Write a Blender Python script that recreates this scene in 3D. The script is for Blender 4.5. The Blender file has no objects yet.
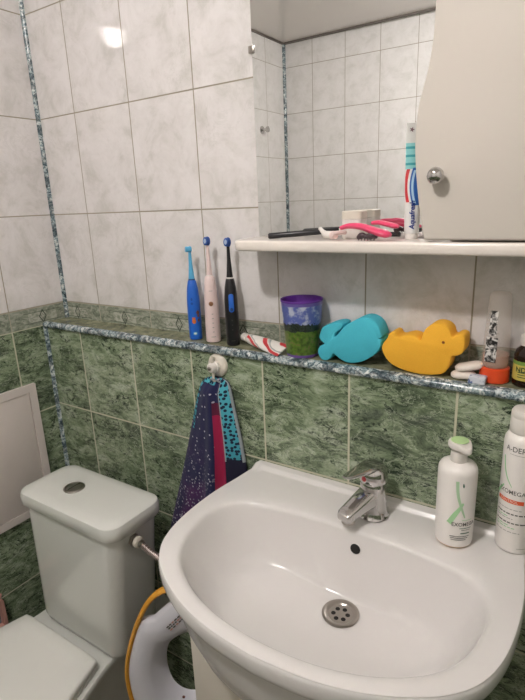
import bpy, bmesh, math, random
from math import sin, cos, pi, atan2, hypot, exp
from mathutils import Vector, Matrix
random.seed(7)
COL = bpy.context.scene.collection
ZS = 1.2                      # modelling origin is the ledge's tile line; the floor ends up at z = 0
D = 0.0775                    # depth of the tiled ledge
LB = 0.0556                   # ledge height below the tile line
LZ = -0.0485                   # top surface of the ledge
FL = -1.2                     # floor
CE = 1.142                    # ceiling

# ------------------------------------------------------------------ colour
def lin(c):
    return c / 12.92 if c <= 0.04045 else ((c + 0.055) / 1.055) ** 2.4
def C(h):
    h = h.lstrip('#')
    return tuple(lin(int(h[i:i + 2], 16) / 255) for i in (0, 2, 4)) + (1.0,)

# ------------------------------------------------------------------ node maths
class S:
    """A scalar socket with arithmetic."""
    def __init__(s, t, k): s.t, s.k = t, k
    def op(s, o, b=None, c=None):
        n = s.t.nodes.new('ShaderNodeMath'); n.operation = o
        for i, v in enumerate((s, b, c)):
            if v is None: continue
            if isinstance(v, S): s.t.links.new(v.k, n.inputs[i])
            else: n.inputs[i].default_value = v
        return S(s.t, n.outputs[0])
    def __add__(s, b): return s.op('ADD', b)
    def __sub__(s, b): return s.op('SUBTRACT', b)
    def __mul__(s, b): return s.op('MULTIPLY', b)
    def __truediv__(s, b): return s.op('DIVIDE', b)
    def floor(s): return s.op('FLOOR')
    def fract(s): return s.op('FRACT')
    def abs(s): return s.op('ABSOLUTE')
    def min(s, b): return s.op('MINIMUM', b)
    def max(s, b): return s.op('MAXIMUM', b)
    def lt(s, b): return s.op('LESS_THAN', b)
    def gt(s, b): return s.op('GREATER_THAN', b)
    def step(s, a, b):
        n = s.t.nodes.new('ShaderNodeMapRange'); n.interpolation_type = 'SMOOTHSTEP'
        s.t.links.new(s.k, n.inputs[0]); n.inputs[1].default_value = a; n.inputs[2].default_value = b
        return S(s.t, n.outputs[0])

class NT:
    def __init__(s, name):
        s.m = bpy.data.materials.new(name); s.m.use_nodes = True
        s.t = s.m.node_tree; s.b = s.t.nodes['Principled BSDF']
    def pos(s):
        g = s.t.nodes.new('ShaderNodeNewGeometry'); return g.outputs['Position']
    def obj(s):
        return s.t.nodes.new('ShaderNodeTexCoord').outputs['Object']
    def sep(s, v):
        n = s.t.nodes.new('ShaderNodeSeparateXYZ'); s.t.links.new(v, n.inputs[0])
        return [S(s.t, o) for o in n.outputs]
    def comb(s, x, y, z):
        n = s.t.nodes.new('ShaderNodeCombineXYZ')
        for i, v in enumerate((x, y, z)):
            if isinstance(v, S): s.t.links.new(v.k, n.inputs[i])
            else: n.inputs[i].default_value = v
        return n.outputs[0]
    def noise(s, vec, scale, detail=5, rough=.55, dist=0.):
        n = s.t.nodes.new('ShaderNodeTexNoise'); s.t.links.new(vec, n.inputs['Vector'])
        n.inputs['Scale'].default_value = scale; n.inputs['Detail'].default_value = detail
        n.inputs['Roughness'].default_value = rough; n.inputs['Distortion'].default_value = dist
        return S(s.t, n.outputs[0])
    def voro(s, vec, scale, rnd=1.):
        n = s.t.nodes.new('ShaderNodeTexVoronoi'); s.t.links.new(vec, n.inputs['Vector'])
        n.voronoi_dimensions = '2D'; n.inputs['Scale'].default_value = scale; n.inputs['Randomness'].default_value = rnd
        return S(s.t, n.outputs['Distance'])
    def white(s, vec):
        n = s.t.nodes.new('ShaderNodeTexWhiteNoise'); s.t.links.new(vec, n.inputs['Vector'])
        return S(s.t, n.outputs['Value'])
    def mix(s, f, a, b):
        n = s.t.nodes.new('ShaderNodeMix'); n.data_type = 'RGBA'
        if isinstance(f, S): s.t.links.new(f.k, n.inputs[0])
        else: n.inputs[0].default_value = f
        for i, v in ((6, a), (7, b)):
            if isinstance(v, tuple): n.inputs[i].default_value = v
            else: s.t.links.new(v, n.inputs[i])
        return n.outputs[2]
    def ramp(s, f, stops):
        n = s.t.nodes.new('ShaderNodeValToRGB'); s.t.links.new(f.k, n.inputs[0])
        e = n.color_ramp.elements
        while len(e) < len(stops): e.new(.5)
        for el, (p, c) in zip(e, stops): el.position = p; el.color = c
        return n.outputs[0]
    def color(s, c): s.t.links.new(c, s.b.inputs['Base Color']); return s
    def set(s, **k):
        for a, v in k.items(): s.b.inputs[a.replace('_', ' ')].default_value = v
        return s
    def bump(s, h, strength=.3, dist=.001):
        n = s.t.nodes.new('ShaderNodeBump'); n.inputs['Strength'].default_value = strength
        n.inputs['Distance'].default_value = dist; s.t.links.new(h.k, n.inputs['Height'])
        s.t.links.new(n.outputs[0], s.b.inputs['Normal']); return s

def plain(name, hexcol, rough=.4, metal=0., coat=0., var=.04, scale=40., **k):
    n = NT(name); c = C(hexcol)
    lo = tuple(v * (1 - var) for v in c[:3]) + (1,); hi = tuple(min(1, v * (1 + var)) for v in c[:3]) + (1,)
    n.color(n.mix(n.noise(n.obj(), scale, 3), lo, hi))
    n.set(Roughness=rough, Metallic=metal)
    if coat: n.set(Coat_Weight=coat, Coat_Roughness=.05)
    if k: n.set(**k)
    return n.m

GREEN = None
def green_marble(n, vec):
    """moss green marble with dark diagonal cracks and pale clouds"""
    mp = n.t.nodes.new('ShaderNodeMapping'); n.t.links.new(vec, mp.inputs[0])
    mp.inputs['Rotation'].default_value = (0, .0, math.radians(38)); mp.inputs['Scale'].default_value = (1., 2.1, 1.)
    v = mp.outputs[0]
    big = n.noise(vec, 7, 3, .5, .4)
    base = n.noise(v, 16, 9, .72, .9) * .65 + big * .35
    col = n.ramp(base, [(.38, C('#485344')), (.46, C('#69775e')), (.52, C('#879679')), (.59, C('#a7b19b'))])
    fine = n.noise(v, 34, 10, .8, 1.5)
    col = n.mix(fine.step(.515, .575) * n.noise(vec, 10, 4, .6).step(.43, .54), col, C('#2b372c'))
    f2 = n.noise(v, 60, 8, .75, 1.)
    col = n.mix(f2.step(.54, .62) * n.noise(vec, 17, 3, .6).step(.45, .58) * .8, col, C('#2b372c'))
    vein = (n.noise(v, 10, 8, .72, 1.2) - .5).abs()
    col = n.mix(vein.step(.014, .0) * n.noise(vec, 9, 2).step(.38, .52), col, C('#263128'))
    lv = (n.noise(v, 12, 7, .7, 1.8) - .46).abs()
    col = n.mix(lv.step(.012, .0) * .85, col, C('#c2cbb3'))
    return col

def tile_mat(name, axis, w0, z0, g0, gz, white=True, W=.2, H=.25, lift=0.):
    n = NT(name)
    x, y, zz = n.sep(n.pos()); z = zz - ZS
    h = x if axis == 'x' else y
    def cell(h0, zz0):
        u = (h - h0) / W; v = (z - zz0) / H
        fu, fv = u.fract(), v.fract()
        du = fu.min(fu * -1. + 1.) * W; dv = fv.min(fv * -1. + 1.) * H
        idx = n.comb(u.floor(), v.floor(), 0.)
        r = n.white(idx)
        vec = n.comb(h + r * 17.3, z + r * 9.1, r * 5.)
        return du, dv, fu, vec, r
    du, dv, fu, vec, r = cell(w0, z0)
    # white cloudy tile
    cl = n.noise(vec, 13, 8, .68, .5)
    col = n.ramp(cl, [(.36, C('#c9c6c2')), (.47, C('#d6d2d0')), (.6, C('#dedad9'))])
    pv = (n.noise(vec, 15, 6, .65, 1.0) - .5).abs()
    col = n.mix(pv.step(.03, 0.) * n.noise(vec, 7, 2).step(.46, .64) * .2, col, C('#aeada5'))
    col = n.mix(n.noise(vec, 60, 4).step(.55, .75) * .18, col, C('#b0ada5'))
    gw = du.min(dv).step(.0019, .0010)
    if lift: col = n.mix(lift, col, C('#f4f5f0'))
    col = n.mix(gw, col, C('#928a78'))
    grout = gw
    # border strip with diamonds
    bv = n.comb(h * 1.0 + r * 3., z * 2.0, r)
    bc = n.ramp(n.noise(bv, 42, 8, .72, 1.), [(.34, C('#5f685c')), (.48, C('#868c7d')), (.62, C('#aaac9f'))])
    zc = z + .029
    ax = (fu - .5).abs() * W
    inner = ax.lt(.045) * zc.abs().lt(.014)
    bc = n.mix(inner * n.noise(bv, 60, 4).step(.4, .6) * .6, bc, C('#c4c2b6'))
    frame = (zc.abs() - .0145).abs().lt(.0012) * ax.lt(.06)
    bc = n.mix(frame * .7, bc, C('#565f52'))
    dm = ax / .0105 + zc.abs() / .0175
    bc = n.mix((dm - 1.).abs().lt(.17), bc, C('#4a5147'))
    bc = n.mix((dm - .45).abs().lt(.12) * .6, bc, C('#5c6358'))
    # curled ornament near the tile ends
    cx = (ax - .078); ring = ((cx * cx + zc * zc).op('SQRT') - .007).abs().lt(.0012) 
    cx2 = (ax - .064); ring2 = ((cx2 * cx2 + zc * zc).op('SQRT') - .0045).abs().lt(.001)
    bc = n.mix(ring.max(ring2) * .35, bc, C('#48503f'))
    gb = du.step(.0018, .0009).max(zc.abs().step(.0255, .0275))
    bc = n.mix(gb, bc, C('#a39d8b'))
    # green tile
    du2, dv2, fu2, vec2, r2 = cell(g0, gz)
    gc = green_marble(n, vec2)
    gg = du2.min(dv2).step(.0026, .0015)
    gc = n.mix(gg, gc, C('#bdbaa2'))
    isw = z.gt(0.); isg = z.lt(-LB)
    col = n.mix(isg, n.mix(isw, bc, col), gc) if white else gc
    n.color(col)
    gall = (gw * isw + gb * (isw * -1. + 1.) * (isg * -1. + 1.) + gg * isg) if white else gg
    n.bump(gall * -1., .35, .0012)
    rg = gall * .45 + .05
    n.t.links.new(rg.k, n.b.inputs['Roughness'])
    return n.m

def blue_marble(name):
    n = NT(name); o = n.pos()
    a = n.noise(o, 70, 8, .75, 1.2)
    c = n.ramp(a, [(.34, C('#222c34')), (.43, C('#54676f')), (.50, C('#94a4a8')), (.58, C('#d8dcd9'))])
    c = n.mix(n.noise(o, 34, 4, .6, 1.).step(.48, .58) * .7, c, C('#303d44'))
    c = n.mix(n.noise(o, 210, 3).step(.56, .64) * .7, c, C('#1d262c'))
    n.color(c).set(Roughness=.2); return n.m

# ------------------------------------------------------------------ geometry helpers
WORLD = {}
def empty(name, loc, label, cat, group=None, rot=None):
    o = bpy.data.objects.new(name, None); COL.objects.link(o)
    o.location = loc; o.empty_display_size = .05
    if rot: o.rotation_euler = rot
    o['label'] = label; o['category'] = cat
    if group: o['group'] = group
    WORLD[o.name] = Vector(loc) if not rot else None
    return o
def obj(name, bm, mats, parent=None, smooth=True, local=False, ang=40, label=None):
    me = bpy.data.meshes.new(name)
    bmesh.ops.recalc_face_normals(bm, faces=bm.faces[:])
    if parent is not None and not local:
        r = parent; off = Vector((0, 0, 0))
        while r is not None: off += Vector(r.location); r = r.parent
        bmesh.ops.translate(bm, verts=bm.verts[:], vec=-off)
    elif parent is None and not local:
        off = Vector((0, 0, 0))
        if bm.verts:
            xs = [v.co for v in bm.verts]
            off = Vector(((min(p.x for p in xs) + max(p.x for p in xs)) / 2, (min(p.y for p in xs) + max(p.y for p in xs)) / 2, min(p.z for p in xs)))
            bmesh.ops.translate(bm, verts=bm.verts[:], vec=-off)
    if smooth:
        for f in bm.faces: f.smooth = True
        for e in bm.edges:
            if len(e.link_faces) == 2 and e.calc_face_angle(0) > math.radians(ang): e.smooth = False
    bm.to_mesh(me); bm.free()
    for m in (mats if isinstance(mats, (list, tuple)) else [mats]): me.materials.append(m)
    o = bpy.data.objects.new(name, me); COL.objects.link(o)
    if parent is not None: o.parent = parent
    elif not local: o.location = off
    if label: o['label'] = label
    return o
def tag(o, label, cat, group=None):
    o['label'] = label; o['category'] = cat
    if group: o['group'] = group
    return o
def struct(name, bm, m, **k):
    o = obj(name, bm, m, **k); o['kind'] = 'structure'; return o
def BM(): return bmesh.new()
def box(bm, x0, x1, y0, y1, z0, z1, bev=0., seg=2):
    vs = [bm.verts.new((x, y, z)) for x in (x0, x1) for y in (y0, y1) for z in (z0, z1)]
    fs = [bm.faces.new([vs[i] for i in q]) for q in ((0, 1, 3, 2), (4, 6, 7, 5), (0, 4, 5, 1), (2, 3, 7, 6), (0, 2, 6, 4), (1, 5, 7, 3))]
    if bev:
        es = list({e for f in fs for e in f.edges})
        bmesh.ops.bevel(bm, geom=es, offset=bev, segments=seg, profile=.5, affect='EDGES', clamp_overlap=True)
    return bm
def loft(bm, rings, cap0=True, cap1=True, closed=True, mi=None):
    R = [[bm.verts.new(p) for p in r] for r in rings]
    n = len(R[0])
    for k, (a, b) in enumerate(zip(R, R[1:])):
        for i in range(n if closed else n - 1):
            f = bm.faces.new((a[i], a[(i + 1) % n], b[(i + 1) % n], b[i]))
            if mi: f.material_index = mi(k, i)
    if cap0: bm.faces.new(R[0][::-1])
    if cap1: bm.faces.new(R[-1])
    return R
def frame_of(ax):
    a = Vector(ax).normalized(); t = Vector((0, 0, 1)) if abs(a.z) < .9 else Vector((1, 0, 0))
    u = t.cross(a).normalized(); return u, a.cross(u), a
def lathe(bm, c, prof, seg=32, axis=(0, 0, 1), sx=1., cap0=True, cap1=True, mi=None):
    u, v, a = frame_of(axis); c = Vector(c)
    if tuple(axis) == (0, 0, 1): u, v = Vector((1, 0, 0)), Vector((0, 1, 0))
    rings = [[c + a * h + (u * cos(2 * pi * i / seg) * sx + v * sin(2 * pi * i / seg)) * max(r, 1e-5) for i in range(seg)] for r, h in prof]
    return loft(bm, rings, cap0, cap1, mi=mi)
def tube(bm, pts, rad, seg=10, flat=None):
    pts = [Vector(p) for p in pts]; n = len(pts)
    if not isinstance(rad, (list, tuple)): rad = [rad] * n
    rings = []; pu = None
    for i, p in enumerate(pts):
        t = (pts[min(i + 1, n - 1)] - pts[max(i - 1, 0)]).normalized()
        if pu is None: u = frame_of(t)[0]
        else: u = (pu - t * pu.dot(t)).normalized()
        pu = u; v = t.cross(u); fl = flat if flat else (1, 1)
        rings.append([p + (u * cos(2 * pi * k / seg) * fl[0] + v * sin(2 * pi * k / seg) * fl[1]) * rad[i] for k in range(seg)])
    return loft(bm, rings)
def cr(pts, n=6, closed=False):
    """Catmull-Rom"""
    P = [Vector(p) for p in pts]; N = len(P); out = []
    for i in range(N if closed else N - 1):
        g = (lambda k: P[k % N]) if closed else (lambda k: P[min(max(k, 0), N - 1)])
        a, b, c, d = g(i - 1), g(i), g(i + 1), g(i + 2)
        for j in range(n):
            t = j / n
            out.append(.5 * ((2 * b) + (c - a) * t + (2 * a - 5 * b + 4 * c - d) * t * t + (3 * b - a - 3 * c + d) * t ** 3))
    if not closed: out.append(P[-1])
    return out
def inset2(pts, d):
    n = len(pts); out = []
    ar = sum(pts[i][0] * pts[(i + 1) % n][1] - pts[(i + 1) % n][0] * pts[i][1] for i in range(n))
    s = 1 if ar > 0 else -1
    for i in range(n):
        a, b = pts[i - 1], pts[(i + 1) % n]
        tx, ty = b[0] - a[0], b[1] - a[1]; l = hypot(tx, ty) or 1
        out.append((pts[i][0] - ty / l * d * s, pts[i][1] + tx / l * d * s))
    return out
def prism(bm, pts, f, depth, r=.003):
    """extrude a 2-D outline along the third axis with rounded rims; f(u, v, w) -> point"""
    q = r * .3
    prof = [(r, 0), (q, q), (0, r), (0, depth - r), (q, depth - q), (r, depth)]
    rings = [[f(p[0], p[1], w) for p in (inset2(pts, d) if d else pts)] for d, w in prof]
    loft(bm, rings)
    return bm
def rrect(w, h, r, n=6, cx=0, cy=0):
    out = []
    for sx, sy, a0 in ((1, 1, 0), (-1, 1, 90), (-1, -1, 180), (1, -1, 270)):
        for i in range(n + 1):
            a = math.radians(a0 + 90 * i / n)
            out.append((cx + sx * (w / 2 - r) + r * cos(a), cy + sy * (h / 2 - r) + r * sin(a)))
    return out
TXT = {}
def text(bm, body, size, f, bold=0., mi=0, shear=0.):
    cu = bpy.data.curves.new('lettering', 'FONT'); cu.body = body; cu.size = size; cu.align_x = 'CENTER'; cu.align_y = 'CENTER'
    cu.resolution_u = 3; cu.offset = bold; cu.shear = shear
    o = bpy.data.objects.new('lettering', cu); me = bpy.data.meshes.new_from_object(o)
    tmp = BM(); tmp.from_mesh(me)
    bmesh.ops.subdivide_edges(tmp, edges=[e for e in tmp.edges if e.calc_length() > size * .35], cuts=2)
    bmesh.ops.triangulate(tmp, faces=tmp.faces[:])
    vs = {v: bm.verts.new(f(v.co.x, v.co.y)) for v in tmp.verts}
    for fc in tmp.faces:
        try: bm.faces.new([vs[v] for v in fc.verts]).material_index = mi
        except ValueError: pass
    tmp.free(); bpy.data.objects.remove(o); bpy.data.curves.remove(cu); bpy.data.meshes.remove(me)
def patch(bm, f, u0, u1, v0, v1, nu=10, nv=1, mi=0):
    g = [[bm.verts.new(f(u0 + (u1 - u0) * i / nu, v0 + (v1 - v0) * j / nv)) for i in range(nu + 1)] for j in range(nv + 1)]
    for j in range(nv):
        for i in range(nu): bm.faces.new((g[j][i], g[j][i + 1], g[j + 1][i + 1], g[j + 1][i])).material_index = mi
def ribbon(bm, f, pts, wid, mi=0):
    P = cr([(p[0], p[1], 0) for p in pts], 6); n = len(P); a = []
    for i, p in enumerate(P):
        t = (P[min(i + 1, n - 1)] - P[max(i - 1, 0)]).normalized()
        k = i / (n - 1) * (len(wid) - 1); j = min(int(k), len(wid) - 2); w = wid[j] + (wid[j + 1] - wid[j]) * (k - j)
        a.append((bm.verts.new(f(p.x - t.y * w / 2, p.y + t.x * w / 2)), bm.verts.new(f(p.x + t.y * w / 2, p.y - t.x * w / 2))))
    for p, q in zip(a, a[1:]): bm.faces.new((p[0], p[1], q[1], q[0])).material_index = mi
def cyl(cx, cy, z0, r, a0):
    return lambda u, v: Vector((cx + r * sin(a0 + u / r), cy - r * cos(a0 + u / r), z0 + v))

# ------------------------------------------------------------------ materials
M = {}
M['back'] = tile_mat('back_wall_tile', 'x', .1518 - .2, 0., .1528, -.2975)
M['low'] = tile_mat('green_wall_tile', 'x', .1518, 0., .1528, -.2975, white=False)
M['side'] = tile_mat('left_wall_tile', 'y', -.181, 0., -.181, -.3056)
M['far'] = tile_mat('far_wall_tile', 'x', -.186, .0116, -.186, -.3, lift=.25)
M['recess'] = tile_mat('recess_wall_tile', 'y', -1.777, .0116, -1.777, -.3, lift=.25)
M['trim'] = blue_marble('blue_marble_trim')
n = NT('ledge_marble'); p = n.pos()
n.color(n.mix(n.noise(p, 120, 3).step(.5, .7) * .5, n.ramp(n.noise(p, 22, 6, .6, 1.), [(.3, C('#565b46')), (.5, C('#7d7f66')), (.68, C('#9c9b80'))]), C('#4d5340'))).set(Roughness=.22)
M['ledge'] = n.m
n = NT('stretch_ceiling'); n.color(n.mix(n.noise(n.pos(), 3, 2), C('#e6e0da'), C('#eae4de'))).set(Roughness=.12); M['ceiling'] = n.m
n = NT('floor_tile'); x, y, z = n.sep(n.pos())
fx = (x / .3).fract(); fy = (y / .3).fract()
g = fx.min(fx * -1. + 1.).min(fy.min(fy * -1. + 1.)).step(.012, .006)
n.color(n.mix(g, n.ramp(n.noise(n.pos(), 12, 5), [(.3, C('#6d645a')), (.7, C('#8d8377'))]), C('#5a544c'))).set(Roughness=.35); M['floor'] = n.m
def ceramic(name, col, var=.015):
    return plain(name, col, .2, coat=.35, var=var, scale=4)
M['sink'] = ceramic('basin_ceramic', '#dbd8d6')
M['toilet'] = ceramic('toilet_ceramic', '#d6d7d2')
M['seat'] = plain('toilet_seat_plastic', '#dfdfda', .25, var=.01)
M['chrome'] = plain('chrome', '#c6c4c2', .1, 1.)
M['steel'] = plain('brushed_steel', '#a8a29b', .28, 1.)
M['dark'] = plain('dark_hole', '#14120f', .7)
M['cab'] = plain('cream_lacquer', '#cbc4bb', .3, coat=.3, var=.008, scale=5)
M['shelf'] = plain('shelf_lacquer', '#e3dbd3', .25, coat=.3, var=.01, scale=8)
M['vanity'] = plain('vanity_lacquer', '#d0c9be', .35, coat=.2, var=.01)
M['hatch'] = plain('hatch_plastic', '#d3c9c4', .45, var=.015)
M['white'] = plain('white_plastic', '#dcd7d1', .35, var=.015)
M['ivory'] = plain('ivory_plastic', '#d3ccbf', .4, var=.02)
M['black'] = plain('black_plastic', '#17171a', .35)
M['blue'] = plain('blue_plastic', '#1f62c4', .35)
M['bluebr'] = plain('dark_blue_bristles', '#27509c', .6, var=.3, scale=900)
M['lblue'] = plain('pale_blue_plastic', '#55a6cf', .4)
M['navybtn'] = plain('navy_button', '#1d3f73', .4)
M['pinkb'] = plain('pale_pink_plastic', '#e0cbc8', .35)
M['copper'] = plain('copper_button', '#a07458', .35, .6)
M['orange'] = plain('orange_print', '#c8682c', .5)
M['brownp'] = plain('brown_print', '#6a3f33', .5)
M['print'] = plain('grey_print', '#55534e', .6)
M['lgprint'] = plain('pale_grey_print', '#9b9893', .6)
M['green'] = plain('green_print', '#78bd70', .5)
M['lgreen'] = plain('soft_green_cap', '#b6d69a', .4)
M['redor'] = plain('orange_red_print', '#d9582f', .5)
M['red'] = plain('red_print', '#c8323a', .4)
M['mag'] = plain('magenta_plastic', '#e0406c', .3, coat=.3)
M['cyan'] = plain('cyan_sponge', '#45b6ca', .85, var=.1, scale=500)
M['yellow'] = plain('yellow_sponge', '#f2b434', .85, var=.08, scale=500)
M['purple'] = plain('purple_plastic', '#5d2c8c', .4)
M['soap'] = plain('soap', '#e3d9cf', .5, var=.03)
M['pinkp'] = plain('dusty_pink_plastic', '#c9998c', .45)
M['greyp'] = plain('grey_blue_panel', '#73757c', .6)
M['amber'] = plain('amber_rubber', '#d3962e', .5, var=.06)
M['potty'] = plain('potty_plastic', '#d5d4dc', .3, var=.01)
n = NT('mirror_glass'); n.color(n.mix(n.noise(n.obj(), 2, 1), C('#f4f5f4'), C('#f6f6f6'))).set(Metallic=1., Roughness=0.); M['mirror'] = n.m
M['medge'] = plain('mirror_edge', '#b4b0a8', .25)

# ------------------------------------------------------------------ room shell
XR = 1.78                     # right wall
XL = -.3705                   # left wall beyond the pipe chase
CH = -.85                     # end of the pipe chase
def fy_(x): return -2.0085 - .0359 * (x - .5)
def quad(bm, *pts): bm.faces.new([bm.verts.new(p) for p in pts])
struct('wall_back', box(BM(), -.06, XR, 0, .06, FL, CE), M['back'], smooth=False)
struct('wall_ledge', box(BM(), 0.0, XR, -D, -.0005, FL, LZ - .006), M['low'], smooth=False)
struct('wall_left', box(BM(), XL - .06, 0, CH, 0, FL, CE), M['side'], smooth=False)
struct('wall_recess', box(BM(), XL - .06, XL, -2.1, CH, FL, CE), M['recess'], smooth=False)
bm = BM()
vs = [bm.verts.new(p) for p in [(XL - .1, fy_(XL - .1), FL), (XR, fy_(XR), FL), (XR, fy_(XR), CE), (XL - .1, fy_(XL - .1), CE)]]
bm.faces.new(vs); r_ = bmesh.ops.extrude_face_region(bm, geom=bm.faces[:])
bmesh.ops.translate(bm, verts=[v for v in r_['geom'] if isinstance(v, bmesh.types.BMVert)], vec=(0, -.06, 0))
struct('wall_far', bm, M['far'], smooth=False)
struct('wall_right', box(BM(), XR, XR + .06, -2.15, .06, FL, CE), M['recess'], smooth=False)
struct('floor', box(BM(), XL - .1, XR + .06, -2.15, .06, FL - .06, FL), M['floor'], smooth=False)
struct('ceiling', box(BM(), XL - .1, XR + .06, -2.15, .06, CE, CE + .06), M['ceiling'], smooth=False)
struct('trim_1', box(BM(), 0.0005, XR, -D - .001, 0, LZ - .006, LZ), M['ledge'], smooth=False)
bm = BM()      # rounded marble edge along the ledge
loft(bm, [[(x, -D - .0005 - .0095 * max(0, cos(a)) * 1.0, LZ - .0065 + .0085 * sin(a)) if i else (x, -D + .006, LZ + .002) for i, a in enumerate([pi / 2 - k * pi / 10 for k in range(11)])] + [(x, -D + .006, LZ - .015)] for x in (.0005, XR)])
struct('trim_2', bm, M['trim'])
def qround(bm, x, y, z0, z1, r, sy=-1, sx=1):
    loft(bm, [[(x, y, z)] + [(x + sx * r * cos(a), y + sy * r * sin(a), z) for a in [k * pi / 16 for k in range(9)]] for z in (z0, z1)])
bm = BM(); qround(bm, 0, 0, LZ, CE, .0085); struct('trim_3', bm, M['trim'])
bm = BM(); qround(bm, 0, -D, FL, LZ - .012, .0085); struct('trim_4', bm, M['trim'])
bm = BM(); qround(bm, XL, fy_(XL), FL, CE, .014, sy=1); struct('trim_5', bm, M['trim'])
bm = BM(); box(bm, XL, XR, fy_(XL) + .0, fy_(XL) + .02, CE - .008, CE); box(bm, XL, XL + .012, -2., CH, CE - .008, CE)
struct('trim_6', bm, plain('ceiling_profile', '#6b645d', .5))

# ceiling lamp (the one light of the room)
LX, LY = .85, -1.1
LAMP = (1., .958, .93); LAMP_E = 400.
t = empty('ceiling_light', (LX, LY, CE - .03), 'round ceiling light with a white base and glowing dome', 'light')
bm = BM(); lathe(bm, (LX, LY, CE - .0305), [(.080, .030), (.083, .026), (.083, .002), (.078, 0)], 40); obj('lamp_base', bm, M['white'], t)
n = NT('lamp_diffuser'); n.set(Emission_Color=LAMP + (1,), Emission_Strength=LAMP_E); n.color(n.mix(n.noise(n.obj(), 5), C('#f0ebe0'), C('#f4efe4')))
bm = BM(); lathe(bm, (LX, LY, CE - .031), [(.054 * cos(k * pi / 16) ** .6, -.062 * sin(k * pi / 16)) for k in range(9)], 40); obj('diffuser', bm, n.m, t)

# inspection hatch in the left wall
t = empty('inspection_hatch', (0, -.3, -.6), 'cream plastic access hatch in the green left wall above the toilet', 'access hatch')
y0, y1, z0, z1 = -.46, -.146, -.605, -.213
bm = BM(); o_ = [(y0, z0), (y1, z0), (y1, z1), (y0, z1)]
def rect_ring(bm, f, o, w, d):
    i_ = [(o[0][0] + w, o[0][1] + w), (o[1][0] - w, o[1][1] + w), (o[2][0] - w, o[2][1] - w), (o[3][0] + w, o[3][1] - w)]
    rings = [[f(*p, 0) for p in o], [f(*p, d) for p in o], [f(*p, d) for p in i_], [f(*p, 0) for p in i_]]
    R = loft(bm, rings, False, False)
    for k in range(4): bm.faces.new((R[3][k], R[3][(k + 1) % 4], R[0][(k + 1) % 4], R[0][k]))
rect_ring(bm, lambda a, b, c: (.0003 + c, a, b), o_, .022, .011); obj('frame', bm, M['hatch'], t, smooth=False)
bm = BM(); box(bm, .0005, .0085, y0 + .0235, y1 - .0235, z0 + .0235, z1 - .0235, .0015); obj('door', bm, M['hatch'], t, ang=60)

# hook on the recess wall, seen in the mirror
bm = BM(); lathe(bm, (XL + .0005, -1.716, .655), [(.022, 0), (.022, .004), (.008, .008), (.008, .03), (.016, .034), (.016, .042), (.006, .046)], 20, (1, 0, 0))
tag(obj('wall_hook', bm, M['chrome']), 'round chrome hook on white tiles, seen in the mirror', 'hook')

# ------------------------------------------------------------------ mirror, shelf and cabinet
t = empty('wall_mirror', (.95, -.006, .19), 'rectangular wall mirror above the narrow white shelf', 'mirror')
MX0 = .7155
bm = BM(); box(bm, MX0, 1.128, -.0115, -.0005, .1905, .86); obj('backing', bm, M['medge'], t, smooth=False)
bm = BM(); box(bm, MX0 + .0006, 1.128, -.0125, -.0116, .1905, .86); obj('mirror_glass', bm, M['mirror'], t, smooth=False)
for zc in (.545,):
    bm = BM(); box(bm, MX0 - .007, MX0 + .006, -.016, -.001, zc - .007, zc + .007, .002); obj('clip', bm, M['steel'], t)
# shelf: left front corner rounded
pts = [(1.52, -.001), (1.52, -.128), (1.20, -.1285), (1.0, -.126), (.86, -.124), (.775, -.122)] + [(.745 + .0 + .028 * cos(a) * 1.0 - .0, -.094 + .028 * sin(a)) for a in [math.radians(-80 - 10 * k) for k in range(0, 11)]] + [(.709, -.06), (.704, -.03), (.703, -.001)]
bm = BM(); prism(bm, pts, lambda u, v, w: (u, v, .1705 + w), .0195, .004)
tag(obj('wall_shelf', bm, M['shelf'], ang=50), 'long white shelf below the mirror and cabinet', 'shelf')
t = empty('wall_cabinet', (1.3, -.06, .191), 'cream wall cabinet with a wavy-edged door on the white shelf', 'cabinet')
bm = BM(); box(bm, 1.132, 1.51, -.1075, -.001, .1912, .86, .001); obj('carcass', bm, M['cab'], t)
ed = [(1.097, .1935), (1.0935, .21), (1.0885, .235), (1.083, .27), (1.0785, .31), (1.0768, .345), (1.0795, .383), (1.085, .408), (1.0905, .43), (1.0945, .452), (1.097, .475), (1.098, .52), (1.0975, .62), (1.094, .72), (1.092, .86)]
ed = [tuple(p)[:2] for p in cr([(a, b, 0) for a, b in ed], 3)]
bm = BM(); prism(bm, ed + [(1.51, .86), (1.51, .1935)], lambda u, v, w: (u, -.1085 - w, v), .0165, .0025)
dr = obj('door', bm, M['cab'], t, ang=50)
bm = BM(); lathe(bm, (1.1145, -.1253, .287), [(.006, 0), (.005, .006), (.0095, .009), (.0122, .015), (.0122, .019), (.0095, .0245), (.004, .027)], 28, (0, -1, 0))
obj('knob', bm, M['chrome'], dr)

# ------------------------------------------------------------------ things on the shelf
SZ = .1902
# black cosmetic pencil resting on a white tube
bm = BM()
P0, P1 = Vector((.785, -.085, SZ + .0062)), Vector((.909, -.030, SZ + .0135))
t = empty('cosmetic_pencil', P0, 'slim black pencil with a white tip lying at the left of the shelf', 'pencil')
tube(bm, [P0, P0.lerp(P1, .02), P0.lerp(P1, .98), P1], [.0045, .0058, .0052, .004], 12); obj('barrel', bm, M['black'], t)
bm = BM(); d_ = (P1 - P0).normalized(); tube(bm, [P1, P1 + d_ * .008, P1 + d_ * .012], [.004, .004, .002], 10); obj('tip', bm, M['white'], t)
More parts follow.
